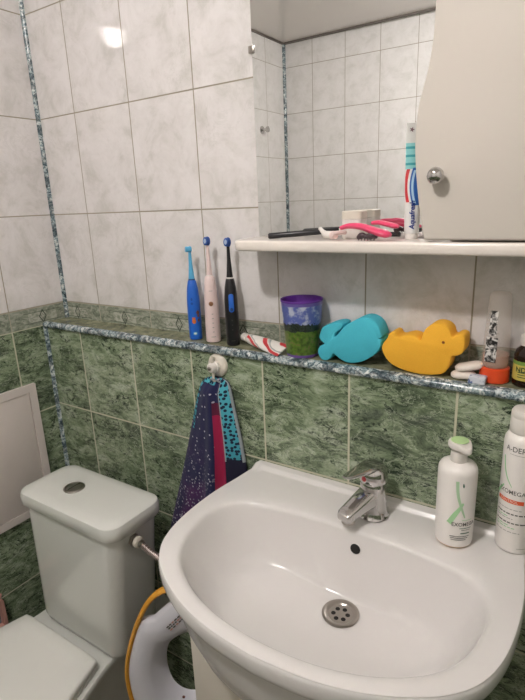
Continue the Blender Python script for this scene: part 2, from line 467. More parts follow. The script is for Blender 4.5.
# white applicator
t = empty('nozzle_tube', (.885, -.07, SZ), 'small white nozzle lying between black pencil and pink razor', 'tube')
bm = BM(); tube(bm, [(.885, -.062, SZ + .019), (.892, -.066, SZ + .014), (.901, -.072, SZ + .0085), (.918, -.079, SZ + .0078)], [.0035, .004, .0065, .0072], 12); obj('body', bm, M['white'], t)
bm = BM(); tube(bm, [(.918, -.079, SZ + .0078), (.926, -.082, SZ + .0078)], [.0074, .0074], 12); obj('cap', bm, M['pinkb'], t)
# square white cream jar
t = empty('cream_jar', (.952, -.048, SZ), 'squat white cream jar standing behind the pink razors', 'jar')
bm = BM(); loft(bm, [[(.947 + x, -.046 + y, SZ + z) for x, y in rrect(.038 - i, .034 - i, .007, 5)] for z, i in ((0, .004), (.003, 0), (.034, 0), (.034, .003))]); obj('body', bm, M['white'], t)
bm = BM(); loft(bm, [[(.947 + x, -.046 + y, SZ + z) for x, y in rrect(.038 - i, .034 - i, .007, 5)] for z, i in ((.0345, .001), (.0345, -.001), (.0475, -.001), (.049, .003))]); obj('lid', bm, M['ivory'], t)
# razors
def razor(label, path, rad, head, hm):
    t = empty('razor', path[0], label, 'razor', 'pink razors on the shelf')
    bm = BM(); P = cr(path, 5); k = len(P)
    rr = [rad[0] + (rad[1] - rad[0]) * sin(pi * .5 * i / (k - 1)) if i < k - 3 else rad[1] * (.95 - .25 * (i - k + 3)) for i in range(k)]
    tube(bm, P, rr, 12, (1.25, .75)); obj('handle', bm, M['mag'], t)
    bm = BM(); c, d = Vector(head[0]), Vector(head[1])
    tube(bm, [c - d, c - d * .9, c + d * .9, c + d], [.004, .006, .006, .004], 10, (1., .7)); obj('razor_head', bm, hm, t)
razor('pink razor at the front with a wide curved handle end', [(.944, -.098, SZ + .021), (.960, -.097, SZ + .0245), (.985, -.098, SZ + .0225), (1.01, -.101, SZ + .015), (1.036, -.104, SZ + .0092)], (.0048, .0092), ((.938, -.094, SZ + .0125), (.004, .018, 0)), M['pinkb'])
razor('pink razor lying behind, next to the striped toothpaste tube', [(.986, -.056, SZ + .027), (1.0, -.059, SZ + .0275), (1.018, -.062, SZ + .024), (1.036, -.066, SZ + .0205)], (.0048, .0065), ((1.030, -.072, SZ + .0085), (.012, -.002, 0)), M['black'])
bm = BM()
tube(bm, cr([(0.9780, -.104, SZ + .005), (0.9870, -.105, SZ + .0085), (0.9960, -.105, SZ + .007), (1.0060, -.104, SZ + .0085), (1.0130, -.103, SZ + .005)], 4), [.003, .004, .005, .006, .006, .005, .004, .0035, .004, .005, .006, .006, .006, .005, .004, .003, .002], 10)
for k in range(6): tube(bm, [(.981 + k * .0055, -.1055, SZ + .006), (.982 + k * .0055, -.109, SZ + .0012)], [.0016, .0009], 6)
tag(obj('hair_clip', bm, plain('dark_plum_plastic', '#3a2a31', .35)), 'small dark plum hair clip under the front pink razor', 'hair clip')

# striped toothpaste tube standing on its cap
TX, TY = 1.0575, -.062
t = empty('toothpaste_tube', (TX, TY, SZ), 'upright toothpaste tube with blue and red stripes by the cabinet door', 'toothpaste tube')
n = NT('tube_print'); x, y, z = n.sep(n.obj())
c = n.mix(z.gt(.112), C('#dfe0de'), C('#8ecfd0'))
c = n.mix(((z - .118) * 80.).fract().lt(.3) * z.gt(.116) * z.lt(.150), c, C('#3fa0a8'))
c = n.mix(z.gt(.152), c, C('#dcdcd8'))
arc = ((z - .088) * 38.); cur = x + (arc * arc) * -.004 + .0035
c = n.mix(z.lt(.112) * z.gt(.060) * cur.gt(-.0085) * cur.lt(-.003), c, C('#c9323b'))
c = n.mix(z.lt(.114) * z.gt(.055) * cur.gt(.0005), c, C('#2a62b0'))
c = n.mix(z.lt(.110) * z.gt(.058) * cur.gt(.003) * cur.lt(.0062), c, C('#b4d4ea'))
n.color(c).set(Roughness=.3); M['aqtube'] = n.m
a_ = .62
def tp(x, y, z): return (TX + x * cos(a_) - y * sin(a_), TY + x * sin(a_) + y * cos(a_), SZ + z)
bm = BM()
rings = []
for zz, w, d in ((.0095, .0105, .0105), (.013, .0122, .0122), (.05, .0130, .0110), (.09, .0138, .0080), (.13, .0144, .0042), (.165, .0148, .0012), (.182, .0148, .001)):
    rings.append([tp(w * cos(k * pi / 14), d * sin(k * pi / 14), zz) for k in range(28)])
loft(bm, rings); tb = obj('tube_body', bm, M['aqtube'], t)
bm = BM(); lathe(bm, (TX, TY, SZ + .0003), [(.0105, 0), (.0108, .002), (.0102, .009)], 24); obj('cap', bm, M['white'], t)
def tubef(u, v):   # vertical lettering up the front face
    zz = .0395 + u; x = -.0035 - v; w = .0122 + (zz - .013) * .0216; d = .0124 - (zz - .013) * .034
    return Vector(tp(x, -d * math.sqrt(max(.05, 1 - (x / w) ** 2)) - .0006, zz))
bm = BM(); text(bm, 'Aquafresh', .0112, tubef, .0003, shear=.15); obj('lettering', bm, plain('navy_print', '#203a86', .4), t)
bm = BM()
for a in range(5):
    r1 = .0045; q = a * 2 * pi / 5
    quad(bm, tp(-.006, -.0018, .172), tp(-.006 + r1 * .4 * cos(q - .5), -.0018, .172 + r1 * .4 * sin(q - .5)), tp(-.006 + r1 * cos(q), -.0018, .172 + r1 * sin(q)), tp(-.006 + r1 * .4 * cos(q + .5), -.0018, .172 + r1 * .4 * sin(q + .5)))
obj('emblem', bm, plain('plum_print', '#6c4650', .5), t)

# ------------------------------------------------------------------ ledge: toothbrushes
LT = LZ + .0003
def brush(x, y, label, body, ring, stick, headm, brm, H, kind):
    t = empty('electric_toothbrush', (x, y, LT), label, 'toothbrush', 'electric toothbrushes on the ledge')
    s = H / .24
    bm = BM()
    prof = [(.0125, 0), (.0148, .002), (.0152, .02), (.0155, .07), (.0150, .105), (.0128, .13), (.0098, .146), (.0082, .150)] if kind != 'pink' else [(.0145, 0), (.0172, .002), (.0172, .03), (.0162, .08), (.0148, .118), (.0128, .138), (.0112, .148), (.0082, .152)]
    lathe(bm, (x, y, LT), [(r, z * s) for r, z in prof], 28); bo = obj('handle', bm, body, t)
    bm = BM(); lathe(bm, (x, y, LT + .150 * s), [(.0078, 0), (.0078, .003)], 24); obj('ring', bm, ring, t)
    bm = BM(); zt = .222 * s
    lathe(bm, (x, y, LT), [(.0072, .1532 * s), (.0062, .165 * s), (.0042, .19 * s), (.0035, .212 * s), (.0034, zt), (.002, zt + .002)], 20); obj('brush_neck', bm, stick, t)
    # brush head: oval disc facing forward and a little to the left
    u = Vector((.12, -.98, .12) if kind != 'blue' else (-.5, -.85, .12)).normalized(); c = Vector((x, y, LT + .2275 * s))
    if kind == 'blue': c.z -= .003
    a, b, w = frame_of(u)
    hw, hh = (.0068, .0105) if kind != 'blue' else (.0068, .0075)
    def ell(k, d): return [c + (a * cos(2 * pi * i / 24) * hw + b * sin(2 * pi * i / 24) * hh) * k + u * d for i in range(24)]
    bm = BM(); loft(bm, [ell(.8, -.004), ell(1, -.002), ell(1, .001), ell(.9, .002)]); hd = obj('brush_head', bm, headm, t)
    bm = BM(); loft(bm, [ell(.86, .0021), ell(.86, .0088), ell(.7, .0098)]); obj('bristles', bm, brm, hd)
    if kind != 'blue':
        bm = BM(); loft(bm, [ell(.5, .0099), ell(.45, .0103)]); obj('bristle_core', bm, plain('pale_bristles', '#9fb2cc', .7), hd)
    return t, bo, s
az = lambda x, y: atan2(1.3337 - x, .9415 + y)   # towards the middle of the room
def bodyf(x, y, z0, r, da=0.): return cyl(x, y, LT + z0, r, az(x, y) + da)
x, y = .538, -.037
t, bo, s = brush(x, y, 'blue children\'s electric toothbrush, leftmost on the ledge, with orange figure print', M['blue'], M['navybtn'], M['lblue'], M['lblue'], M['lblue'], .226, 'blue')
bm = BM(); f = bodyf(x, y, 0, .0158)
def disc(bm, f, u, v, ru, rv, mi=0, k=20):
    bm.faces.new([bm.verts.new(f(u + ru * cos(2 * pi * i / k), v + rv * sin(2 * pi * i / k))) for i in range(k)]).material_index = mi
disc(bm, f, -.002, .046, .0048, .0062); disc(bm, f, -.004, .0535, .002, .002); disc(bm, f, .000, .0535, .002, .002)
disc(bm, f, .0085, .066, .0038, .0055, 1); disc(bm, f, .009, .058, .0026, .003, 1); disc(bm, f, .010, .0475, .0028, .0042, 1)
disc(bm, f, -.001, .0165, .0052, .0042, 2); disc(bm, lambda u, v: f(u, v) + Vector((.0002, -.0003, 0)), -.001, .0165, .0032, .0022, 3)
obj('printed_pattern', bm, [M['orange'], M['brownp'], M['lblue'], M['white']], t)
bm = BM(); f = bodyf(x, y, 0, .0154); disc(bm, f, -.004, .088, .003, .003); disc(bm, f, -.004, .098, .0024, .0035); obj('button', bm, plain('deep_blue_button', '#17489a', .4), t)
x, y = .592, -.037
t, bo, s = brush(x, y, 'pale pink electric toothbrush with copper button, middle of the three', M['pinkb'], M['white'], M['pinkb'], M['bluebr'], M['bluebr'], .2425, 'pink')
bm = BM(); lathe(bm, tuple(bodyf(x, y, .0915, .0160)(-.001, 0)), [(.0052, 0), (.0052, .0008), (.004, .0013)], 20, (bodyf(x, y, 0, 1.)(0, 0) - Vector((x, y, LT)))); obj('button', bm, M['copper'], t)
bm = BM(); f = bodyf(x, y, 0, .0175)
for k in range(5): disc(bm, f, .001, .068 - .0105 * k, .0024, .0009); 
obj('indicator_dots', bm, M['lgprint'], t)
bm = BM(); patch(bm, f, -.005, .006, .0135, .0150); obj('base_print', bm, M['lgprint'], t)
bm = BM(); f2 = bodyf(x, y, 0, .0149); patch(bm, f2, -.004, .0045, .120, .1213); obj('neck_print', bm, M['lgprint'], t)
x, y = .653, -.042
t, bo, s = brush(x, y, 'black electric toothbrush with long blue button, rightmost of the three', M['black'], M['white'], M['black'], M['bluebr'], M['bluebr'], .241, 'black')
bm = BM(); f = lambda u, v, w=0: bodyf(x, y, .0, .0152 + w)(u, v)
pill = [(u, v + .098) for u, v in rrect(.0115, .041, .0056, 6)]
rg = [[bodyf(x, y, 0, .0145 + w)(u, v) for u, v in (inset2(pill, d) if d else pill)] for d, w in ((0, 0), (0, .0012), (.001, .0018))]
loft(bm, rg); bt = obj('button', bm, M['blue'], t)
bm = BM(); disc(bm, lambda u, v: bodyf(x, y, 0, .0165)(u, v), 0, .084, .0037, .0037); obj('switch', bm, M['navybtn'], bt)
bm = BM(); f = bodyf(x, y, 0, .0157)
for k in range(3): disc(bm, f, .0, .06 - .011 * k, .0014, .0008)
obj('indicator_dots', bm, M['print'], t)
bm = BM(); patch(bm, f, -.004, .005, .012, .0132); obj('base_print', bm, M['print'], t)

# toothpaste tube lying on the ledge
t = empty('toothpaste_tube', (.70, -.04, LT), 'red and white toothpaste tube lying between black toothbrush and purple cup', 'toothpaste tube')
A_, B_ = Vector((.672, -.026, LT + .0165)), Vector((.800, -.0675, LT + .0105))
d_ = (B_ - A_).normalized(); sd = Vector((-d_.y, d_.x, 0)).normalized(); up = sd.cross(d_) * -1
if up.z < 0: up = -up
up, sd = (up + sd * -.55 if sd.y > 0 else up + sd * .55).normalized(), sd
sd = up.cross(d_).normalized()
n = NT('red_white_print'); ox, oy, oz = n.sep(n.obj())
w_ = ox * 40. + (oz * 100.) + n.noise(n.obj(), 18, 2) * 2.
c = n.ramp((w_ * .5).fract(), [(.0, C('#dedad4')), (.34, C('#dedad4')), (.38, C('#c2343a')), (.62, C('#c2343a')), (.66, C('#dedad4')), (.8, C('#7e8a86')), (.86, C('#dedad4'))])
n.color(c).set(Roughness=.3); M['rwtube'] = n.m
bm = BM(); rings = []
for q, w, h in ((.13, .005, .005), (.16, .0105, .0105), (.3, .0135, .0105), (.55, .016, .0085), (.8, .0180, .0050), (.95, .0185, .0022), (1., .0185, .0010)):
    rings.append([A_.lerp(B_, q) + sd * w * cos(k * pi / 12) + up * h * sin(k * pi / 12) for k in range(24)])
loft(bm, rings); obj('tube_body', bm, M['rwtube'], t)
bm = BM(); lathe(bm, A_ - d_ * .002, [(.0085, 0), (.0095, .002), (.0092, .016), (.006, .0175)], 20, d_); obj('cap', bm, M['white'], t)

# purple cup with a printed meadow
CX, CY = .833, -.0435
t = empty('tooth_mug', (CX, CY, LT), 'plastic cup, purple inside, printed with a green meadow and sky', 'cup')
n = NT('meadow_print'); x, y, z = n.sep(n.obj()); ob = n.obj()
zz = z + (n.noise(ob, 60, 4) - .5) * .012
sky = n.mix(n.noise(ob, 45, 4, .6).step(.45, .62), C('#5a68ac'), C('#b9c0d2'))
tree = n.ramp(n.noise(ob, 240, 3), [(.35, C('#161d18')), (.7, C('#36443a'))])
grass = n.ramp(n.noise(ob, 110, 4), [(.3, C('#33491c')), (.55, C('#5b7a2a')), (.75, C('#7d5f4a'))])
c = n.mix(zz.gt(.056), grass, tree); c = n.mix((z + (n.noise(ob, 35, 5, .7) - .5) * .035).gt(.071), c, sky)
c = n.mix(z.gt(.108), c, C('#6a5aa4')); c = n.mix(z.lt(.007), c, C('#6a4b92'))
n.color(c).set(Roughness=.35); M['meadow'] = n.m
def oct_(r, z):   # softly eight-sided
    return [(CX + r * k * cos(a), CY + r * k * sin(a), LT + z) for a in [2 * pi * i / 64 for i in range(64)] for k in [1 - .018 * (1 - abs(cos(4 * a + .6)))]]
hgt = .1175
bm = BM(); loft(bm, [oct_(.030, 0), oct_(.0325, .002), oct_(.0335, .01), oct_(.0425, hgt - .002), oct_(.0432, hgt)], True, False); obj('cup_wall', bm, M['meadow'], t)
bm = BM(); loft(bm, [oct_(.0433, hgt - .003), oct_(.0437, hgt), oct_(.0433, hgt + .0012), oct_(.041, hgt), oct_(.0315, .006), oct_(.0005, .005)], False, True); obj('inner_lining', bm, M['purple'], t)

# bath sponges
WH = [(0.884, 0.009), (0.889, 0.02), (0.905, 0.028), (0.922, 0.032), (0.9315, 0.029), (0.9285, 0.021), (0.917, 0.011), (0.9145, 0.004), (0.9185, 0.006), (0.930, 0.0195), (0.937, 0.0275), (0.945, 0.033), (0.958, 0.041), (0.974, 0.047), (0.99, 0.044), (1.002, 0.034), (1.0085, 0.019), (1.0095, 0.0125), (1.0035, .0095), (1.0095, 0.0065), (1.007, -0.009), (0.998, -0.021), (0.982, -0.034), (0.963, -0.043), (0.943, -0.046), (0.927, -0.041), (0.913, -0.032), (0.909, -0.036), (0.904, -0.043), (0.896, -0.0475), (0.887, -0.047), (0.88, -0.039), (0.878, -0.028), (0.883, -0.019), (0.892, -0.014), (0.886, -0.009), (0.881, -0.001)]
DU = [(1.021, 0.019), (1.024, 0.027), (1.029, 0.032), (1.036, 0.031), (1.04, 0.025), (1.045, 0.024), (1.053, 0.027), (1.064, 0.03), (1.076, 0.028), (1.084, 0.0225), (1.087, 0.033), (1.092, 0.044), (1.102, 0.053), (1.113, 0.056), (1.125, 0.054), (1.134, 0.047), (1.1375, 0.037), (1.141, 0.034), (1.146, 0.038), (1.152, 0.04), (1.159, 0.038), (1.161, 0.03), (1.161, 0.017), (1.158, 0.007), (1.15, 0.001), (1.141, -0.001), (1.139, -0.01), (1.135, -0.025), (1.128, -0.035), (1.115, -0.04), (1.092, -0.043), (1.069, -0.042), (1.048, -0.038), (1.029, -0.03), (1.017, -0.017), (1.011, -0.002), (1.014, 0.009)]
DU = [(1.086 + (a - 1.086) * .965 - .003, b * .965) for a, b in DU]
for nm, P, m, lab, cat, th in (('bath_sponge', WH, M['cyan'], 'turquoise whale-shaped bath sponge standing beside the purple cup', 'sponge', .042), ('bath_sponge', DU, M['yellow'], 'yellow bath sponge shaped like a small elephant, right of the turquoise one', 'sponge', .042)):
    P = [tuple(q)[:2] for q in cr([(a, b, 0) for a, b in P], 3, True)]
    dz = LT - min(p[1] for p in P)
    cx = sum(p[0] for p in P) / len(P)
    t = empty(nm, (cx, -.043, LT), lab, cat, 'animal bath sponges on the ledge')
    bm = BM(); prism(bm, P, lambda u, v, w: (u, -.0625 + w, v + dz), th, .0022); obj('foam', bm, m, t, ang=60)
    if m is M['yellow']:
        bm = BM(); lathe(bm, (1.1206, -.0627, .0222 + dz), [(.0026, 0), (.002, .0006)], 16, (0, -1, 0)); obj('eye', bm, plain('eye_hole', '#8a4a1c', .8), t)

# soap bars and a small packet
def soap(c, s, rz, tilt, label):
    bm = BM(); R = Matrix.Rotation(rz, 3, 'Z') @ Matrix.Rotation(tilt, 3, 'Y')
    rings = []
    for z, k in ((-1, .55), (-.8, .85), (-.35, 1), (.35, 1), (.8, .85), (1, .55)):
        rings.append([Vector(c) + R @ Vector((x * k, y * k, z * s[2])) for x, y in rrect(s[0] * 2, s[1] * 2, s[1] * .95, 6)])
    loft(bm, rings); return tag(obj('soap_bar', bm, M['soap']), label, 'soap', 'white soap bars on the ledge')
soap((1.1545, -.050, LT + .0068), (.0205, .013, .0062), .15, -.05, 'white soap bar lying lowest beside the clear bottle')
soap((1.1625, -.046, LT + .0222), (.0235, .014, .0062), .2, -.22, 'white soap bar resting tilted on top of the other soap bar')
t = empty('paper_packet', (1.188, -.075, LT), 'small white and blue packet in front of the orange-capped bottle', 'packet')
n = NT('packet_print'); ox, oy, oz = n.sep(n.obj())
c = n.mix(n.noise(n.obj(), 130, 3).step(.52, .6), C('#c9ccd4'), C('#5a6c9a')); n.color(c).set(Roughness=.35)
bm = BM(); loft(bm, [[(1.1795 + x + z * .15, -.064 + y, LT + z) for x, y in rrect(.028 - i, .018 - i, .003, 3)] for z, i in ((0, .002), (.001, 0), (.012, .001), (.0135, .004))]); obj('wrapper', bm, n.m, t)

# clear bottle standing on its orange cap
BX, BY = 1.2015, -.0365
t = empty('clear_bottle', (BX, BY, LT), 'clear bottle standing upside down on an orange-red cap', 'bottle')
n = NT('orange_cap'); n.color(n.mix(n.noise(n.obj(), 60), C('#dd4a22'), C('#e4552c'))).set(Roughness=.35, Subsurface_Weight=.2, Subsurface_Radius=(.01, .003, .001))
bm = BM(); lathe(bm, (BX, BY, LT), [(.0225, 0), (.0242, .002), (.0238, .024), (.021, .0255)], 32); obj('cap', bm, n.m, t)
n = NT('clear_plastic'); n.color(n.mix(n.noise(n.obj(), 5), C('#d8cec4'), C('#dcd2c8'))).set(Roughness=.08, Alpha=.26); M['clear'] = n.m
bm = BM(); lathe(bm, (BX, BY, LT), [(.0205, .0258), (.0235, .029), (.0242, .035), (.0225, .08), (.0198, .140), (.0185, .149), (.0140, .1525)], 32, sx=.92); obj('bottle_wall', bm, M['clear'], t)
n = NT('amber_liquid'); n.color(n.mix(n.noise(n.obj(), 20), C('#c08a72'), C('#cc9880'))).set(Roughness=.15, Alpha=.62)
bm = BM(); lathe(bm, (BX, BY, LT), [(.0198, .0262), (.0225, .030), (.0228, .036), (.0223, .0475)], 32, sx=.92); obj('liquid', bm, n.m, t)
n = NT('portrait_print'); v = n.obj()
n.color(n.ramp(n.noise(v, 85, 4, .6, 1.2), [(.44, C('#1b1a1a')), (.5, C('#8d8a87')), (.56, C('#d8d5d2'))])).set(Roughness=.4)
bm = BM(); g = lambda u, v: cyl(BX, BY, LT, (.0246 - max(0, v - .035) * .045), az(BX, BY) - .42)(u, v)
patch(bm, g, -.0085, .0105, .038, .080, 8, 6); obj('front_print', bm, n.m, t)
bm = BM(); patch(bm, g, -.0045, .0075, .083, .124, 6, 4); obj('upper_print', bm, n.m, t)
# brown medicine bottle
RX, RY = 1.2505, -.038
t = empty('medicine_bottle', (RX, RY, LT), 'small brown medicine bottle with white cap and yellow-green label', 'bottle')
n = NT('brown_glass'); n.color(n.mix(n.noise(n.obj(), 9), C('#1d100a'), C('#26160d'))).set(Roughness=.08)
bm = BM(); lathe(bm, (RX, RY, LT), [(.019, 0), (.021, .002), (.021, .052), (.0185, .061), (.012, .067), (.011, .072)], 32); obj('glass_body', bm, n.m, t)
bm = BM(); lathe(bm, (RX, RY, LT + .0685), [(.0135, 0), (.0142, .001), (.0138, .0155), (.012, .017)], 32); obj('cap', bm, M['white'], t)
bm = BM(); g = cyl(RX, RY, LT, .0212, az(RX, RY)); patch(bm, g, -.032, .032, .012, .044, 28, 1, 0)
g2 = cyl(RX, RY, LT, .0214, az(RX, RY) - .0); patch(bm, g2, -.032, .032, .038, .044, 28, 1, 1)
text(bm, 'NDAR', .0115, lambda u, v: g2(u - .002, v + .030), .0004, 2)
for k in range(3): patch(bm, g2, -.014, .012 - .004 * k, .017 + .004 * k, .0185 + .004 * k, 8, 1, 2)
obj('label_print', bm, [plain('yellow_label', '#c5b458', .5), plain('label_green', '#6d8f3f', .5), plain('label_dark_green', '#2c4a28', .5)], t)

# ------------------------------------------------------------------ hook and towel
HX, HZ = .634, -.089
t = empty('suction_hook', (HX, -D, HZ), 'white suction cup hook on the green tiles holding the towel', 'hook')
bm = BM(); lathe(bm, (HX, -D - .0004, HZ), [(.0265, 0), (.0268, .0025), (.024, .007), (.017, .011), (.013, .0125)], 36, (0, -1, 0)); obj('suction_cup', bm, M['ivory'], t)
bm = BM(); lathe(bm, (HX, -D - .0125, HZ), [(.0135, 0), (.0140, .002), (.0140, .006), (.012, .0075), (.0108, .016), (.0085, .019), (.004, .020)], 28, (0, -1, 0)); kn = obj('cap', bm, M['white'], t)
bm = BM(); lathe(bm, (HX, -D - .0324, HZ), [(.0045, 0), (.0045, .003), (.002, .0045)], 16, (0, -1, 0)); obj('screw', bm, M['steel'], kn)
bm = BM(); tube(bm, cr([(HX, -D - .020, HZ + .010), (HX, -D - .021, HZ + .019), (HX, -D - .019, HZ + .0245)], 4), .0042, 10, (1.5, .8)); obj('latch', bm, M['ivory'], t)
bm = BM(); tube(bm, cr([(HX, -D - .020, HZ - .012), (HX, -D - .0215, HZ - .026), (HX, -D - .0205, HZ - .0315), (HX, -D - .016, HZ - .034)], 5), .0032, 10); obj('hook_arm', bm, M['ivory'], t)

n = NT('navy_starry_terry'); v = n.obj(); x, y, z = n.sep(v)
dots = n.voro(n.comb(x, z, 0.), 95.).lt(.21); sel = n.white(n.comb((x * 70.).floor(), 0., (z * 70.).floor()))
dens = z.step(.42, .05)
c = n.mix(n.noise(v, 9, 3).step(.42, .66) * z.step(.42, .2) * x.lt(-.02) , C('#1d1f48'), C('#4a2358'))
c = n.mix(z.step(.16, .02) * .5, c, C('#222a5c'))
d2 = n.voro(n.comb(x + 3., z, 0.), 42.).lt(.085)
c = n.mix((dots * sel.gt(.3) * n.noise(v, 14, 2).step(.72, .40) * dens).max(d2 * .8), c, C('#c9c6d4'))
n.color(c).set(Roughness=.95, Sheen_Weight=.08); n.bump(n.noise(v, 600, 2), .4, .001); M['tnavy'] = n.m
n = NT('magenta_terry'); v = n.obj(); x, y, z = n.sep(v)
c = n.mix(z.step(.30, .12), C('#a01c4a'), C('#c79aa6')); c = n.mix(z.gt(.46), c, C('#5e1a3a')); n.color(c).set(Roughness=.95); n.bump(n.noise(v, 600, 2), .4, .001); M['tmag'] = n.m
n = NT('teal_dotted_terry'); v = n.obj(); x, y, z = n.sep(v)
dt = n.voro(n.comb(x, z, 0.), 105., .75).lt(.36)
c = n.mix(dt, n.ramp(z * 1.6, [(.3, C('#27798f')), (.8, C('#4aa3b4'))]), C('#15233a')); c = n.mix(z.lt(.352), c, C('#15152e')); n.color(c).set(Roughness=.95); n.bump(n.noise(v, 600, 2), .4, .001); M['tteal'] = n.m
n = NT('grey_hem'); n.color(n.mix(n.noise(n.obj(), 200), C('#7f8a90'), C('#a3a9aa'))).set(Roughness=.95); M['themm'] = n.m
TB = -.66
t = empty('hand_towel', (.62, -.09, TB), 'dark blue starry towel with magenta and turquoise folds hanging from the hook', 'towel')
def tw(zs):   # left and right edges of the hanging towel at height z
    tab = [(-.117, .620, .646), (-.123, .599, .662), (-.135, .586, .669), (-.18, .567, .678), (-.25, .545, .692), (-.31, .526, .701), (-.42, .489, .712), (-.56, .440, .712), (-.66, .41, .712)]
    for a, b in zip(tab, tab[1:]):
        if b[0] <= zs <= a[0]:
            k = (zs - a[0]) / (b[0] - a[0]); return a[1] + (b[1] - a[1]) * k, a[2] + (b[2] - a[2]) * k
    return tab[-1][1:]
NF = 60
def towel_rings():
    zs = [-.117, -.1185, -.121, -.125, -.13, -.137, -.146, -.158] + [-.17 - .0205 * i for i in range(24)]
    rings = []
    for zz in zs:
        zz = max(zz, TB); a, b = tw(zz); dep = -.117 - zz; g = min(1, (dep / .35)) ; row = []
        for i in range(NF + 1):
            s = i / NF; x_ = a + (b - a) * s
            th = (.014 + .018 * sin(pi * min(1, max(0, s)) ) ) * (min(1, .12 + dep / .03))
            fold = .006 * sin(s * 11 + 1.2) + .0022 * sin(s * 23 + .4 + dep * 3)
            y_ = -.0835 - th * (sin(pi * s) ** .4 if 0 < s < 1 else 0) - fold * (.35 + g) * sin(pi * s)
            if .60 < s < .735: y_ += .013 * sin(pi * (s - .60) / .135) * (.4 + g)      # recessed magenta fold
            row.append((x_, min(y_, -.0815), zz))
        for i in range(NF - 1, 0, -1):
            s = i / NF; row.append((a + (b - a) * s, -.0798, zz))
        rings.append(row)
    return rings
R_ = towel_rings()
def tmi(k, i):
    if i >= NF: return 0
    s = i / NF; zz = R_[k][0][2]
    if s < .13 and zz > -.215 - s * .2: return 2
    if .61 < s < .745: return 1 if zz < -.165 else 0
    if s >= .745: return 3 if (s > .95 and zz > -.30) or (s < .765 and zz > -.3) else 2
    return 2 if zz > -.127 else 0
bm = BM(); loft(bm, R_, mi=tmi); obj('cloth', bm, [M['tnavy'], M['tmag'], M['tteal'], M['themm']], t, ang=80)
bm = BM(); tube(bm, cr([(HX - .012, -.093, -.124), (HX - .006, -.1015, -.1168), (HX, -.1035, -.1150), (HX + .006, -.1015, -.1168), (HX + .012, -.093, -.124)], 5), .0018, 8); obj('hanging_loop', bm, M['themm'], t)

# ------------------------------------------------------------------ wash basin
XC = 1.008
half = [(.0, -.079), (.2755, -.079), (.279, -.10), (.284, -.15), (.291, -.22), (.2905, -.30), (.282, -.362), (.262, -.412), (.222, -.453), (.155, -.489), (.08, -.510), (0, -.517)]
inn = [(0, -.196), (.10, -.199), (.17, -.207), (.212, -.222), (.238, -.248), (.25, -.285), (.248, -.325), (.236, -.372), (.206, -.418), (.15, -.456), (.08, -.479), (0, -.486)]
def sym(h, sharp=0):
    R = [(XC + a, b, 0) for a, b in h]; L = [(XC - a, b, 0) for a, b in h[1:-1]][::-1]
    if sharp:
        c = cr(R[1:], 6) ; cl = [Vector((2 * XC - p.x, p.y, 0)) for p in c[::-1]][1:]
        return c + cl
    return cr(R + L, 6, True)
OUT = sym(half, 1); INN = sym(inn)
NB = 192; CB = Vector((XC, -.335, 0))
def radial(poly, c, th):
    d = Vector((cos(th), sin(th), 0)); best = None
    for i in range(len(poly)):
        a = poly[i] - c; b = poly[(i + 1) % len(poly)] - c; e = b - a
        den = d.x * e.y - d.y * e.x
        if abs(den) < 1e-12: continue
        t_ = (a.x * e.y - a.y * e.x) / den; s_ = (a.x * d.y - a.y * d.x) / den
        if t_ > 0 and -1e-6 <= s_ <= 1 + 1e-6: best = t_ if best is None else max(best, t_)
    return c + d * best
# angles: evenly spread plus the two back corners
th0 = [2 * pi * i / NB for i in range(NB)]
for sx in (1, -1):
    ca = atan2(-.079 - CB.y, sx * .2755) % (2 * pi)
    k = min(range(NB), key=lambda i: abs(th0[i] - ca)); th0[k] = ca
ro = [radial(OUT, CB, a) for a in th0]; ri = [radial(INN, CB, a) for a in th0]
DR = Vector((1.021, -.262, 0)); DZ = -.443; ZT = -.3165
rd = [DR + Vector((cos(a), sin(a), 0)) * .026 for a in th0]
def mixr(a, b, k, zf):
    out = []
    for p, q in zip(a, b):
        v = p.lerp(q, k); v.z = zf(v) if callable(zf) else zf; out.append(v)
    return out
def up_(v): # low upstand along the wall side
    k = min(1, max(0, (v.y + .1035) / .008)); return .008 * k * k * (3 - 2 * k)
rings = [mixr(rd, rd, 0, DZ - .012), mixr(rd, rd, 0, DZ - .001)]
for k in (.04, .10, .2, .3, .4, .5, .6, .68, .75, .81, .86, .9, .935, .965, .985):
    ring = []
    for p, q in zip(rd, ri):
        v = p.lerp(q, k); L = (q - p).length
        soft = min(.075, L * .75) / L          # width of the curved wall
        e = max(0., (k - (1 - soft)) / soft)
        base = .16 * k * min(1, L / .2)
        v.z = DZ + (ZT - DZ) * min(1., base * (1 - e) + (base * e + (1 - base * e) * (e ** 2.1) if e > 0 else 0))
        ring.append(v)
    rings.append(ring)
for k, z in ((0., ZT), (.05, -.3135), (.11, -.3115), (.2, -.3102), (.32, -.3095), (.42, -.309), (.52, -.309), (.6, -.309), (.68, -.309), (.74, -.309), (.765, -.309), (.785, -.309), (.805, -.309), (.825, -.309), (.845, -.309), (.865, -.309), (.885, -.309), (.91, -.3088), (.94, -.3085)):
    rings.append(mixr(ri, ro, k, lambda v, z=z: z + up_(v)))
cs = [CB.lerp(p, 1) for p in ro]
def sc(k, z): return [Vector((CB.x + (p.x - CB.x) * k, (CB.y + (p.y - CB.y) * (k if p.y < CB.y else 1 + (k - 1) * .0)), z + (up_(p) if z > -.32 else 0))) for p in ro]
rings += [sc(.978, -.3085), sc(.99, -.3105), sc(.998, -.316), sc(1., -.323), sc(.998, -.333), sc(.99, -.340), sc(.972, -.3445), sc(.95, -.3455)]
rings.append([Vector((CB.x + (p.x - CB.x) * .9, CB.y + (p.y - CB.y) * (.9 if p.y < CB.y else .98), -.348)) for p in ro])
rings.append([Vector((CB.x + (p.x - CB.x) * .88, CB.y + (p.y - CB.y) * (.88 if p.y < CB.y else .95), -.41)) for p in ro])
